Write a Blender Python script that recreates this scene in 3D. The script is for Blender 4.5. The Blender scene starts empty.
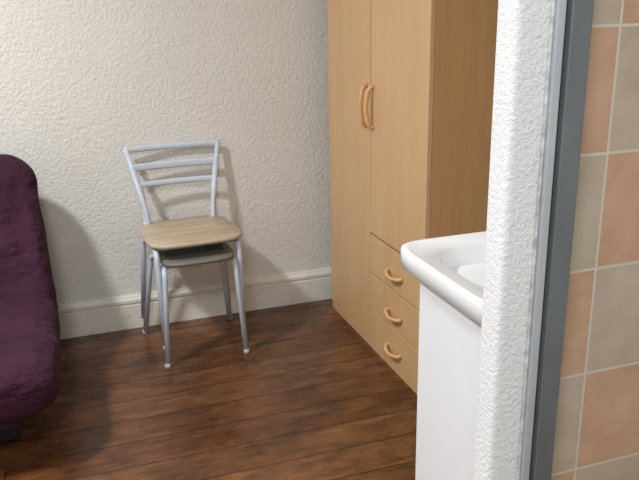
import bpy, bmesh, math, random
from mathutils import Vector, Matrix, noise
random.seed(3)
scene = bpy.context.scene
scene.view_settings.view_transform = 'Standard'

# ------------------------------------------------------------ helpers
def link(ob):
    scene.collection.objects.link(ob); return ob
def empty(name, loc=(0,0,0)):
    e = bpy.data.objects.new(name, None); e.location = loc; e.empty_display_size = .1
    return link(e)
def mesh_obj(name, verts, faces, mat=None, parent=None, smooth=False):
    me = bpy.data.meshes.new(name); me.from_pydata([tuple(v) for v in verts], [], faces); me.update()
    bm = bmesh.new(); bm.from_mesh(me); bmesh.ops.recalc_face_normals(bm, faces=bm.faces); bm.to_mesh(me); bm.free()
    ob = link(bpy.data.objects.new(name, me))
    if mat: me.materials.append(mat)
    if parent: ob.parent = parent
    if smooth:
        for p in me.polygons: p.use_smooth = True
    return ob
def box(name, x0, x1, y0, y1, z0, z1, mat, parent=None, bevel=0, seg=3):
    v = [(x,y,z) for x in (x0,x1) for y in (y0,y1) for z in (z0,z1)]
    f = [(0,1,3,2),(4,6,7,5),(0,4,5,1),(2,3,7,6),(0,2,6,4),(1,5,7,3)]
    ob = mesh_obj(name, v, f, mat, parent)
    if bevel:
        m = ob.modifiers.new('bevel','BEVEL'); m.width = bevel; m.segments = seg; m.limit_method='ANGLE'
        for p in ob.data.polygons: p.use_smooth = True
        w = ob.modifiers.new('wn','WEIGHTED_NORMAL')
    return ob
def catmull(pts, n=8):
    P = [Vector(p) for p in pts]; P = [2*P[0]-P[1]] + P + [2*P[-1]-P[-2]]; out=[]
    for i in range(1, len(P)-2):
        for k in range(n):
            t=k/n; a,b,c,d=P[i-1],P[i],P[i+1],P[i+2]
            out.append(.5*((2*b)+(-a+c)*t+(2*a-5*b+4*c-d)*t*t+(-a+3*b-3*c+d)*t**3))
    out.append(P[-2]); return out
def roundpath(pts, r=.03, n=6):
    P=[Vector(p) for p in pts]; out=[P[0]]
    for i in range(1,len(P)-1):
        a,b,c=P[i-1],P[i],P[i+1]
        ra=min(r,(a-b).length*.45,(c-b).length*.45)
        p=b+(a-b).normalized()*ra; q=b+(c-b).normalized()*ra
        for k in range(n+1):
            t=k/n; out.append(p*(1-t)**2+b*2*t*(1-t)+q*t*t)
    out.append(P[-1]); return out
def tube(name, path, r, mat, parent=None, seg=12, ry=None):
    P=[Vector(p) for p in path]; ry = ry or r
    verts=[]; faces=[]; n=len(P)
    T=(P[1]-P[0]).normalized(); up=Vector((0,0,1)) if abs(T.z)<.9 else Vector((0,1,0))
    N=(up-T*up.dot(T)).normalized()
    for i in range(n):
        T=(P[min(i+1,n-1)]-P[max(i-1,0)]).normalized()
        N=(N-T*N.dot(T)).normalized(); B=T.cross(N)
        for k in range(seg):
            a=2*math.pi*k/seg; verts.append(P[i]+N*math.cos(a)*r+B*math.sin(a)*ry)
    for i in range(n-1):
        for k in range(seg):
            faces.append((i*seg+k,i*seg+(k+1)%seg,(i+1)*seg+(k+1)%seg,(i+1)*seg+k))
    faces.append(tuple(range(seg))[::-1]); faces.append(tuple((n-1)*seg+k for k in range(seg)))
    ob=mesh_obj(name,verts,faces,mat,parent,True)
    return ob
# ------------------------------------------------------------ materials
def newmat(name):
    m=bpy.data.materials.new(name); m.use_nodes=True; nt=m.node_tree
    return m, nt, nt.nodes['Principled BSDF']
def nd(nt,t,**kw):
    n=nt.nodes.new(t)
    for k,v in kw.items(): setattr(n,k,v)
    return n
def coords(nt, scale=(1,1,1), rot=(0,0,0), loc=(0,0,0)):
    tc=nd(nt,'ShaderNodeTexCoord'); mp=nd(nt,'ShaderNodeMapping')
    mp.inputs['Scale'].default_value=scale; mp.inputs['Rotation'].default_value=rot; mp.inputs['Location'].default_value=loc
    nt.links.new(tc.outputs['Object'],mp.inputs['Vector']); return mp.outputs['Vector']
def noisen(nt,vec,scale,detail=4,rough=.5):
    n=nd(nt,'ShaderNodeTexNoise'); n.inputs['Scale'].default_value=scale; n.inputs['Detail'].default_value=detail; n.inputs['Roughness'].default_value=rough
    nt.links.new(vec,n.inputs['Vector']); return n.outputs['Fac']
def ramp(nt,fac,stops):
    r=nd(nt,'ShaderNodeValToRGB'); e=r.color_ramp.elements
    while len(e)<len(stops): e.new(.5)
    for i,(p,c) in enumerate(stops): e[i].position=p; e[i].color=(*c,1)
    nt.links.new(fac,r.inputs['Fac']); return r.outputs['Color']
def mixc(nt,a,b,fac,mode='MIX'):
    m=nd(nt,'ShaderNodeMix',data_type='RGBA',blend_type=mode)
    for s,v in ((m.inputs[6],a),(m.inputs[7],b)):
        if isinstance(v,tuple): s.default_value=(*v,1)
        else: nt.links.new(v,s)
    if isinstance(fac,(int,float)): m.inputs[0].default_value=fac
    else: nt.links.new(fac,m.inputs[0])
    return m.outputs[2]
def bump(nt,bs,h,strength,dist):
    b=nd(nt,'ShaderNodeBump'); b.inputs['Strength'].default_value=strength; b.inputs['Distance'].default_value=dist
    nt.links.new(h,b.inputs['Height']); nt.links.new(b.outputs['Normal'],bs.inputs['Normal'])
def plain(name,col,rough=.5,metal=0,var=.08,sc=12):
    m,nt,bs=newmat(name); v=coords(nt)
    f=noisen(nt,v,sc,4)
    c=ramp(nt,f,[(.3,tuple(x*(1-var) for x in col)),(.7,tuple(min(1,x*(1+var)) for x in col))])
    nt.links.new(c,bs.inputs['Base Color']); bs.inputs['Roughness'].default_value=rough; bs.inputs['Metallic'].default_value=metal
    return m
def plaster(name,col,scale,dist,stren=.7,grain=.3):
    m,nt,bs=newmat(name); v=coords(nt)
    big=noisen(nt,v,1.6,3)
    c=ramp(nt,big,[(.3,tuple(x*.94 for x in col)),(.7,col)])
    n1=noisen(nt,v,scale,6,.6)
    n2=noisen(nt,v,scale*2.3,3,.6)
    ad=nd(nt,'ShaderNodeMath',operation='ADD'); nt.links.new(n1,ad.inputs[0])
    mu=nd(nt,'ShaderNodeMath',operation='MULTIPLY'); nt.links.new(n2,mu.inputs[0]); mu.inputs[1].default_value=grain
    nt.links.new(mu.outputs[0],ad.inputs[1])
    nt.links.new(c,bs.inputs['Base Color']); bs.inputs['Roughness'].default_value=.6
    bump(nt,bs,ad.outputs[0],stren,dist); return m
M_wall=plaster('plaster_cream',(.76,.745,.70),66,.0075,.8,.45)
M_pillar=plaster('plaster_white',(.83,.845,.86),125,.0042,.85,.4)
M_ceil=plain('ceiling_paint',(.84,.84,.83),.9)
m,nt,bs=newmat('baseboard_paint'); v=coords(nt)
c=ramp(nt,noisen(nt,v,5,5,.6),[(.3,(.66,.63,.55)),(.6,(.77,.75,.69))])
g_=ramp(nt,noisen(nt,coords(nt,(1,1,1)),38,5,.7),[(.60,(1,1,1)),(.72,(.55,.47,.36))])
c=mixc(nt,c,g_,.7,'MULTIPLY'); nt.links.new(c,bs.inputs['Base Color']); bs.inputs['Roughness'].default_value=.4; M_trim=m
def wood(name,c1,c2,sc,rough=.4):
    m,nt,bs=newmat(name); v=coords(nt,sc)
    w=noisen(nt,v,3,6,.6); c=ramp(nt,w,[(.3,c1),(.7,c2)])
    v2=coords(nt,tuple(s*6 for s in sc)); w2=noisen(nt,v2,4,3)
    f=ramp(nt,w2,[(.35,(.92,.92,.92)),(.6,(1,1,1))])
    c=mixc(nt,c,f,.7,'MULTIPLY'); nt.links.new(c,bs.inputs['Base Color']); bs.inputs['Roughness'].default_value=rough
    return m
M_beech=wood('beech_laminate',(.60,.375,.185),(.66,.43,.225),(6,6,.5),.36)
M_beech_shaded=wood('beech_laminate_shaded',(.52,.28,.115),(.58,.33,.14),(6,6,.5),.36)  # same beech, with the shade on the wardrobe sides put into its colour
M_beech_handle=plain('beech_handle',(.66,.38,.17),.3)
M_gap=plain('dark_gap',(.10,.05,.02),.8)
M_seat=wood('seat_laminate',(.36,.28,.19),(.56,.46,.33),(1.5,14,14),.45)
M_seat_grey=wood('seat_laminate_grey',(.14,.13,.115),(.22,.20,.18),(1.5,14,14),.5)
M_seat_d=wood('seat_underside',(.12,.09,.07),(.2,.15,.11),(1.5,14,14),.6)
M_tube=plain('grey_white_enamel',(.55,.61,.70),.35,0,.04)
M_rub=plain('rubber_foot',(.45,.48,.52),.6)
M_cer=plain('white_ceramic',(.86,.88,.89),.12,0,.01)
M_cab=plain('white_laminate',(.82,.84,.87),.35,0,.02)
M_chrome=plain('chrome',(.8,.8,.82),.12,1,.02)
M_alu=plain('aluminium',(.50,.54,.58),.4,.3,.05)
M_alud=plain('anodised_grey',(.16,.18,.19),.35,.3,.08)
M_caulk=plain('caulk_white',(.55,.55,.55),.6,0,.35,60)
M_black=plain('black_metal',(.012,.011,.012),.5)
m,nt,bs=newmat('purple_fabric'); v=coords(nt)
c=ramp(nt,noisen(nt,v,5,5),[(.3,(.028,.0075,.018)),(.7,(.052,.013,.031))]); nt.links.new(c,bs.inputs['Base Color'])
bs.inputs['Roughness'].default_value=.9; bs.inputs['Sheen Weight'].default_value=.05; bs.inputs['Sheen Roughness'].default_value=.4
bs.inputs['Sheen Tint'].default_value=(.5,.22,.36,1); bs.inputs['Specular IOR Level'].default_value=.25
fb=nd(nt,'ShaderNodeMath',operation='ADD'); nt.links.new(noisen(nt,v,13,5),fb.inputs[0])
fm=nd(nt,'ShaderNodeMath',operation='MULTIPLY'); nt.links.new(noisen(nt,coords(nt,(1,3,3)),5,3),fm.inputs[0]); fm.inputs[1].default_value=1.5
nt.links.new(fm.outputs[0],fb.inputs[1]); bump(nt,bs,fb.outputs[0],.7,.035); M_purple=m
# floor boards (running along X)
m,nt,bs=newmat('old_floorboards')
vec=coords(nt,(1,1,1),(0,0,0),(.3,.05,0))
br=nd(nt,'ShaderNodeTexBrick'); br.offset=.37; br.offset_frequency=2
for k,val in (('Scale',1),('Mortar Size',.0024),('Mortar Smooth',.4),('Bias',0),('Brick Width',2.6),('Row Height',.145)): br.inputs[k].default_value=val
br.inputs['Color1'].default_value=(0,0,0,1); br.inputs['Color2'].default_value=(1,1,1,1); br.inputs['Mortar'].default_value=(.5,.5,.5,1)
nt.links.new(vec,br.inputs['Vector'])
sh=nd(nt,'ShaderNodeVectorMath',operation='MULTIPLY_ADD'); nt.links.new(br.outputs['Color'],sh.inputs[0]); sh.inputs[1].default_value=(7,3,0)
nt.links.new(coords(nt,(2.0,9,1)),sh.inputs[2])
g=noisen(nt,sh.outputs[0],2.6,9,.7)
base=ramp(nt,g,[(.26,(.055,.020,.008)),(.45,(.140,.057,.021)),(.60,(.215,.096,.037)),(.78,(.36,.20,.095))])
tone=ramp(nt,br.outputs['Color'],[(0,(.68,.62,.60)),(.5,(.9,.87,.86)),(1,(1.1,1.08,1.06))])
base=mixc(nt,base,tone,1,'MULTIPLY')
blot=ramp(nt,noisen(nt,coords(nt,(1,1.4,1)),4.4,9,.74),[(.34,(.36,.31,.28)),(.50,(.86,.84,.82)),(.66,(1.25,1.18,1.12))])
base=mixc(nt,base,blot,.9,'MULTIPLY')
spot=ramp(nt,noisen(nt,vec,26,3,.6),[(.28,(.35,.3,.28)),(.36,(1,1,1))])
base=mixc(nt,base,spot,.7,'MULTIPLY')
base=mixc(nt,base,(.014,.006,.004),br.outputs['Fac'])
nt.links.new(base,bs.inputs['Base Color'])
rr=ramp(nt,noisen(nt,coords(nt,(3,7,1)),3,5),[(.3,(.13,)*3),(.7,(.34,)*3)]); nt.links.new(rr,bs.inputs['Roughness'])
hh=nd(nt,'ShaderNodeMath',operation='SUBTRACT'); nt.links.new(g,hh.inputs[0]); nt.links.new(br.outputs['Fac'],hh.inputs[1])
bump(nt,bs,hh.outputs[0],.4,.005); M_floor=m
# tiles
m,nt,bs=newmat('checker_tiles')
TS=.2; TX=.833; TZ=.96
tc=nd(nt,'ShaderNodeTexCoord'); sx=nd(nt,'ShaderNodeSeparateXYZ'); nt.links.new(tc.outputs['Object'],sx.inputs[0])
def mth(op,a,b=None,c=None):
    n=nd(nt,'ShaderNodeMath',operation=op)
    for i,q in enumerate((a,b,c)):
        if q is None: continue
        if isinstance(q,(int,float)): n.inputs[i].default_value=q
        else: nt.links.new(q,n.inputs[i])
    return n.outputs[0]
u=mth('DIVIDE',mth('SUBTRACT',mth('ADD',sx.outputs[0],sx.outputs[1]),TX+.97-2*TS*5),TS)
w=mth('DIVIDE',mth('SUBTRACT',sx.outputs[2],TZ-2*TS*5),TS)
par=mth('MODULO',mth('ADD',mth('FLOOR',u),mth('FLOOR',w)),2.0)
fu=mth('ABSOLUTE',mth('SUBTRACT',mth('FRACT',u),.5)); fw=mth('ABSOLUTE',mth('SUBTRACT',mth('FRACT',w),.5))
gr=mth('GREATER_THAN',mth('MAXIMUM',fu,fw),.488)
vv=coords(nt); mot=noisen(nt,vv,11,6,.65)
ca=ramp(nt,mot,[(.3,(.47,.285,.185)),(.7,(.59,.38,.26))]); cb=ramp(nt,mot,[(.3,(.42,.345,.255)),(.7,(.54,.455,.35))])
cc=mixc(nt,ca,cb,par); cc=mixc(nt,cc,(.60,.54,.46),gr)
nt.links.new(cc,bs.inputs['Base Color']); bs.inputs['Roughness'].default_value=.3
bump(nt,bs,mth('SUBTRACT',mth('MULTIPLY',mot,.3),gr),.4,.002); M_tile=m

# ------------------------------------------------------------ room
YW=3.24; XL=-2.2; XR=1.65; YB=-1.6; ZC=2.6
box('floor',XL,XR,YB,YW,-.1,0,M_floor)
box('ceiling',XL,XR,YB,YW,ZC,ZC+.1,M_ceil)
box('wall_back',XL-.1,XR+.1,YW,YW+.1,-.1,ZC+.1,M_wall)
box('wall_left',XL-.1,XL,YB,YW,-.1,ZC+.1,M_wall)
box('wall_right',XR,XR+.1,YB,YW,-.1,ZC+.1,M_wall)
box('wall_front',XL-.1,XR+.1,YB-.1,YB,-.1,ZC+.1,M_wall)
box('wall_partition',.615,.70,.925,.982,0,ZC,M_pillar,None,.012,4)
box('wall_tiled',.69,XR,.970,.982,0,ZC,M_tile)
box('wall_sink_nook',1.105,XR,.982,1.56,0,ZC,M_wall)
def extrude_profile(name,prof,x0,x1,mat):
    n=len(prof); v=[(x0,y,z) for y,z in prof]+[(x1,y,z) for y,z in prof]
    f=[(i,(i+1)%n,n+(i+1)%n,n+i) for i in range(n)]+[tuple(range(n)),tuple(range(n,2*n))[::-1]]
    return mesh_obj(name,v,f,mat)
Y=YW
extrude_profile('baseboard_back',[(Y,0),(Y-.020,0),(Y-.020,.112),(Y-.015,.116),(Y-.015,.120),(Y-.022,.125),(Y-.022,.138),(Y-.014,.146),(Y-.010,.156),(Y,.158)],XL,XR,M_trim)
sf=empty('shower_door_frame')
box('outer_profile',.6735,.688,.912,.9245,0,2.1,M_alu,sf,.002)
box('caulk_line',.669,.6735,.9185,.9245,0,2.1,M_caulk,sf,.002)
box('groove',.688,.693,.918,.9245,0,2.1,M_black,sf)
box('inner_profile',.693,.729,.905,.9695,0,2.1,M_alud,sf,.003)
box('inner_lip',.7295,.7345,.930,.9695,0,2.1,M_alu,sf,.001)

# ------------------------------------------------------------ wardrobe
W=empty('wardrobe'); X0=1.13; y0,y1=2.17,3.12; H=2.02; T=.018
box('carcass_side_near',X0+T,X0+.5,y0,y0+T,0,H,M_beech_shaded,W,.001)
box('carcass_side_far',X0+T,X0+.5,y1-T,y1,0,H,M_beech_shaded,W,.001)
box('top_panel',X0+T,X0+.5,y0+T,y1-T,H-T,H,M_beech,W)
box('back_panel',X0+.49,X0+.5,y0+T,y1-T,.04,H-T,M_beech,W)
box('inner_shadow_panel',X0+T+.004,X0+T+.01,y0+T,y1-T,.02,H-T,M_gap,W)
box('plinth',X0+.006,X0+T+.003,y0+.001,y1,0,.030,M_beech,W)
ym=2.650; g=.0025
box('door_left',X0,X0+T-.001,ym+g,y1,.036,H,M_beech,W,.002)
box('door_right',X0,X0+T-.001,y0,ym-g,.514,H,M_beech,W,.002)
dz=[.036,.187,.345,.510]
for i,zc in enumerate((.095,.248,.412)):
    box('drawer_%d'%(i+1),X0,X0+T-.001,y0,ym-g,dz[i]+.0,dz[i+1]-.006,M_beech,W,.002)
    yc=(y0+ym)/2-.010
    pts=[(X0,yc-.06,zc+.004),(X0-.018,yc-.05,zc),(X0-.028,yc,zc-.006),(X0-.018,yc+.05,zc),(X0,yc+.06,zc+.004)]
    tube('drawer_handle_%d'%(i+1),catmull(pts,6),.008,M_beech_handle,W)
for nme,yy in (('handle_left',ym+.032),('handle_right',ym-.032)):
    s=1 if yy>ym else -1
    pts=[(X0,yy,.940),(X0-.020,yy-.003*s,.955),(X0-.030,yy-.006*s,1.02),(X0-.020,yy-.003*s,1.085),(X0,yy,1.10)]
    tube(nme,catmull(pts,6),.0085,M_beech_handle,W)

# ------------------------------------------------------------ chairs
def seat_mesh(name,hw,yf,yb,z,t,mat,mat2,parent):
    n=48
    cy=(yf+yb)/2; hd=(yb-yf)/2
    def se(a,ex):
        c,s=math.cos(a),math.sin(a)
        return math.copysign(abs(c)**(2/ex),c), math.copysign(abs(s)**(2/ex),s)
    rings=[(.97,-t),(1,-t*.7),(1,-t*.25),(.975,0),(.6,-.002),(.25,-.004)]
    V=[];F=[]
    for sc,dz_ in rings:
        for k in range(n):
            x,y=se(2*math.pi*k/n,5.0)
            wid=hw*(1-.07*max(0,y))
            V.append((x*wid*sc,cy+y*hd*sc,z+dz_))
    for r in range(len(rings)-1):
        for k in range(n): F.append((r*n+k,r*n+(k+1)%n,(r+1)*n+(k+1)%n,(r+1)*n+k))
    F.append(tuple(range(n))); F.append(tuple((len(rings)-1)*n+k for k in range(n)))
    ob=mesh_obj(name,V,F,mat,parent,True); ob.data.materials.append(mat2)
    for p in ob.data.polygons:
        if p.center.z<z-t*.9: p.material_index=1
    return ob
def chair(name,loc,rot,hs,lt,hf,hb,hu,ht,rails,mseat):
    E=empty(name,loc); E.rotation_euler=(0,0,rot)
    sz=.444; r=.0112
    seat_mesh('seat',hs,-.185,.19,sz,.018,mseat,M_seat_d,E)
    for s in (-1,1):
        side='l' if s<0 else 'r'
        path=[(s*hf,-.168,0),(s*lt,-.15,sz-.03),(s*(lt-.007),.12,sz-.032),(s*hu,.175,sz-.005),(s*(hu+.004),.185,sz+.12),(s*ht,.235,sz+.315)]
        tube('front_leg_and_back_post_'+side,roundpath(path,.045,7),r,M_tube,E)
        path=[(s*(lt-.017),.06,sz-.045),(s*(lt+.006),.135,sz-.055),(s*hb,.205,0)]
        tube('back_leg_'+side,roundpath(path,.04,7),r,M_tube,E)
        tube('foot_front_'+side,[(s*hf,-.168,0),(s*hf,-.1675,.02)],.0122,M_rub,E)
        tube('foot_back_'+side,[(s*hb,.205,0),(s*(hb-.0005),.2045,.02)],.0122,M_rub,E)
    tube('seat_crossbar_front',[(-(lt-.012),-.12,sz-.03),((lt-.012),-.12,sz-.03)],.008,M_tube,E)
    tube('seat_crossbar_back',[(-(lt-.017),.10,sz-.035),((lt-.017),.10,sz-.035)],.008,M_tube,E)
    for i,zr in enumerate(rails):
        f=(zr-.12)/(.315-.12); hw=hu+.004+(ht-hu-.004)*f; yb=.185+.05*f
        pts=[(-hw-.006,yb,sz+zr),(-hw*.5,yb+.010,sz+zr),(0,yb+.013,sz+zr),(hw*.5,yb+.010,sz+zr),(hw+.006,yb,sz+zr)]
        tube('back_rail_%d'%(i+1),catmull(pts,6),.013,M_tube,E,ry=.007)
    return E
rot=math.radians(2.6); cx,cyy=.450,2.966
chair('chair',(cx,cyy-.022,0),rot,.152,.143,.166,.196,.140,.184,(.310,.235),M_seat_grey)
chair('chair.001',(cx,cyy-.002,.072),rot,.194,.167,.164,.196,.150,.200,(.310,.232),M_seat)

# ------------------------------------------------------------ washbasin
S=empty('washbasin_vanity')
def se2(cx,cy,hx,hy,ex,n,z):
    L=[]
    for k in range(n):
        a=2*math.pi*k/n; c,s=math.cos(a),math.sin(a)
        L.append((cx+.030+hx*math.copysign(abs(c)**(2/ex),c),cy-.002+hy*.97*math.copysign(abs(s)**(2/ex),s),z))
    return L
n=96; rings=[se2(.877,1.315,.166,.20,7,n,.80),se2(.873,1.315,.180,.222,8,n,.801),se2(.870,1.315,.187,.229,8,n,.806),se2(.870,1.315,.188,.230,8,n,.842),se2(.870,1.315,.186,.228,8,n,.850),se2(.870,1.315,.181,.223,8,n,.853),
 se2(.870,1.315,.176,.218,6,n,.851),se2(.868,1.315,.165,.208,5,n,.847),se2(.866,1.315,.136,.188,2.8,n,.846),se2(.866,1.315,.128,.180,2.7,n,.837),se2(.866,1.315,.110,.162,2.5,n,.79),se2(.864,1.315,.085,.125,2.3,n,.745),se2(.86,1.315,.05,.07,2,n,.725),se2(.86,1.315,.02,.02,2,n,.72)]
V=[p for r in rings for p in r]; F=[]
for r in range(len(rings)-1):
    for k in range(n): F.append((r*n+k,r*n+(k+1)%n,(r+1)*n+(k+1)%n,(r+1)*n+k))
F.append(tuple((len(rings)-1)*n+k for k in range(n)))
mesh_obj('basin',V,F,M_cer,S,True)
tube('drain',[(.890,1.313,.715),(.890,1.313,.724)],.019,M_chrome,S,20)
box('cabinet_body',.764,1.085,1.105,1.458,.0,.80,M_cab,S,.002)
box('cabinet_door',.748,.7635,1.107,1.456,.08,.785,M_cab,S,.002)
tube('tap_body',[(1.04,1.315,.845),(1.04,1.315,.93)],.015,M_chrome,S,16)
tube('tap_spout',catmull([(1.04,1.315,.92),(.99,1.315,.95),(.94,1.315,.945),(.93,1.315,.925)],6),.011,M_chrome,S)
tube('tap_lever',catmull([(1.04,1.315,.93),(1.042,1.315,.955),(1.01,1.315,.985)],5),.008,M_chrome,S)

# ------------------------------------------------------------ futon sofa
SF=empty('futon_sofa')
def cushion(name,w,h,t,R,loc,rx,seed,parent,mat,nx=160,ny=70,amp=1):
    V=[];F=[]
    def P(i,j,side):
        a=-1+2*i/nx; b=-1+2*j/ny
        a=math.copysign(1-(1-abs(a))**1.6,a); b=math.copysign(1-(1-abs(b))**1.6,b)
        X=a*w/2; Z=b*h/2
        ax=max(0,abs(X)-(w/2-R)); az=max(0,abs(Z)-(h/2-R))
        if ax>0 and az>0:
            m_=max(ax,az); l=math.hypot(ax,az); k=m_/l
            X=math.copysign(w/2-R+ax*k,X); Z=math.copysign(h/2-R+az*k,Z)
            d=R-m_
        else: d=min(w/2-abs(X),h/2-abs(Z))
        e=t*.40; q=min(1,max(0,d)/e); prof=math.sqrt(max(0,1-(1-q)**2))
        nz=noise.noise(Vector((X*4+seed,Z*5,side*3)))*.018+noise.noise(Vector((X*13+seed,Z*4,side)))*.016
        ex=noise.noise(Vector((X*3,Z*7+seed,.5)))*.012
        return Vector((X+(ex if abs(X)>w/2-.15 else 0),side*(t/2*prof+nz*prof*amp),Z))
    idx={}
    for side in (-1,1):
        for i in range(nx+1):
            for j in range(ny+1):
                if side==1 and (i in (0,nx) or j in (0,ny)): idx[(side,i,j)]=idx[(-1,i,j)]; continue
                idx[(side,i,j)]=len(V); V.append(P(i,j,side))
    for side in (-1,1):
        for i in range(nx):
            for j in range(ny):
                F.append((idx[(side,i,j)],idx[(side,i+1,j)],idx[(side,i+1,j+1)],idx[(side,i,j+1)]))
    ob=mesh_obj(name,V,F,mat,parent,True); ob.location=loc; ob.rotation_euler=(rx,0,0); return ob
SX=-1.0
bk=cushion('backrest',1.80,.69,.15,.13,(SX-.005,2.895,.572),math.radians(-33),1,SF,M_purple)
for vtx in bk.data.vertices:      # cover widens slightly toward the seat fold
    vtx.co.x*=1-.016*(vtx.co.z/.345)
cushion('seat_mattress',1.81,.72,.19,.10,(SX,2.53,.305),math.radians(-86),7,SF,M_purple)
cushion('valance_cover',1.60,.16,.05,.03,(SX-.02,2.27,.22),math.radians(-8),5,SF,M_purple,60,10)
xa,xb=SX-.60,SX+.60
for x in (xa,xb):
    tube('frame_leg',roundpath([(x,2.34,0),(x,2.34,.2),(x,2.98,.2),(x,2.98,0)],.03),.016,M_black,SF)
tube('frame_bar_front',[(xa,2.35,.2),(xb,2.35,.2)],.014,M_black,SF)
tube('frame_bar_back',[(xa,2.97,.2),(xb,2.97,.2)],.014,M_black,SF)
box('shade_block',SX-.74,SX+.74,2.42,2.9,.0,.19,M_black,SF,.01)  # black block standing in for the shadow under the sofa

# ------------------------------------------------------------ lights
M_em,nt,bs=newmat('lamp_diffuser'); bs.inputs['Emission Color'].default_value=(1,.96,.9,1); bs.inputs['Emission Strength'].default_value=2; bs.inputs['Base Color'].default_value=(.9,.9,.88,1)
def lamp(name,x,y,size,power,col):
    E=empty(name,(x,y,ZC))
    tube('base',[(0,0,0),(0,0,-.03)],size*.55,M_ceil,E,40)
    tube('diffuser',[(0,0,-.03),(0,0,-.06)],size*.5,M_em,E,40)
    ld=bpy.data.lights.new(name+'_light','AREA'); ld.shape='DISK'; ld.size=size; ld.energy=power; ld.color=col
    o=link(bpy.data.objects.new('bulb_light',ld)); o.parent=E; o.location=(0,0,-.07)
lamp('ceiling_lamp',-1.05,1.88,.24,66,(.98,.99,1))
lamp('fill_lamp',-.30,-.25,.60,48,(.92,.97,1))  # unseen lamp and fixture added as fill to brighten the partition
wd=bpy.data.worlds.new('world'); scene.world=wd; wd.use_nodes=True
wd.node_tree.nodes['Background'].inputs[0].default_value=(.8,.85,.9,1); wd.node_tree.nodes['Background'].inputs[1].default_value=.3

# ------------------------------------------------------------ camera
yaw,pit,rol=math.radians(19),math.radians(17.7),math.radians(1.1)
Fv=Vector((math.sin(yaw)*math.cos(pit),math.cos(yaw)*math.cos(pit),-math.sin(pit)))
R=Vector((math.cos(yaw),-math.sin(yaw),0)); U=R.cross(Fv)
R2=R*math.cos(rol)-U*math.sin(rol); U2=U*math.cos(rol)+R*math.sin(rol)
cam=bpy.data.cameras.new('camera'); cam.sensor_width=36; cam.lens=740/639*36; cam.clip_start=.02
co=link(bpy.data.objects.new('camera',cam))
Mx=Matrix((R2,U2,-Fv)).transposed().to_4x4(); Mx.translation=Vector((0,0,1.4)); co.matrix_world=Mx
scene.camera=co
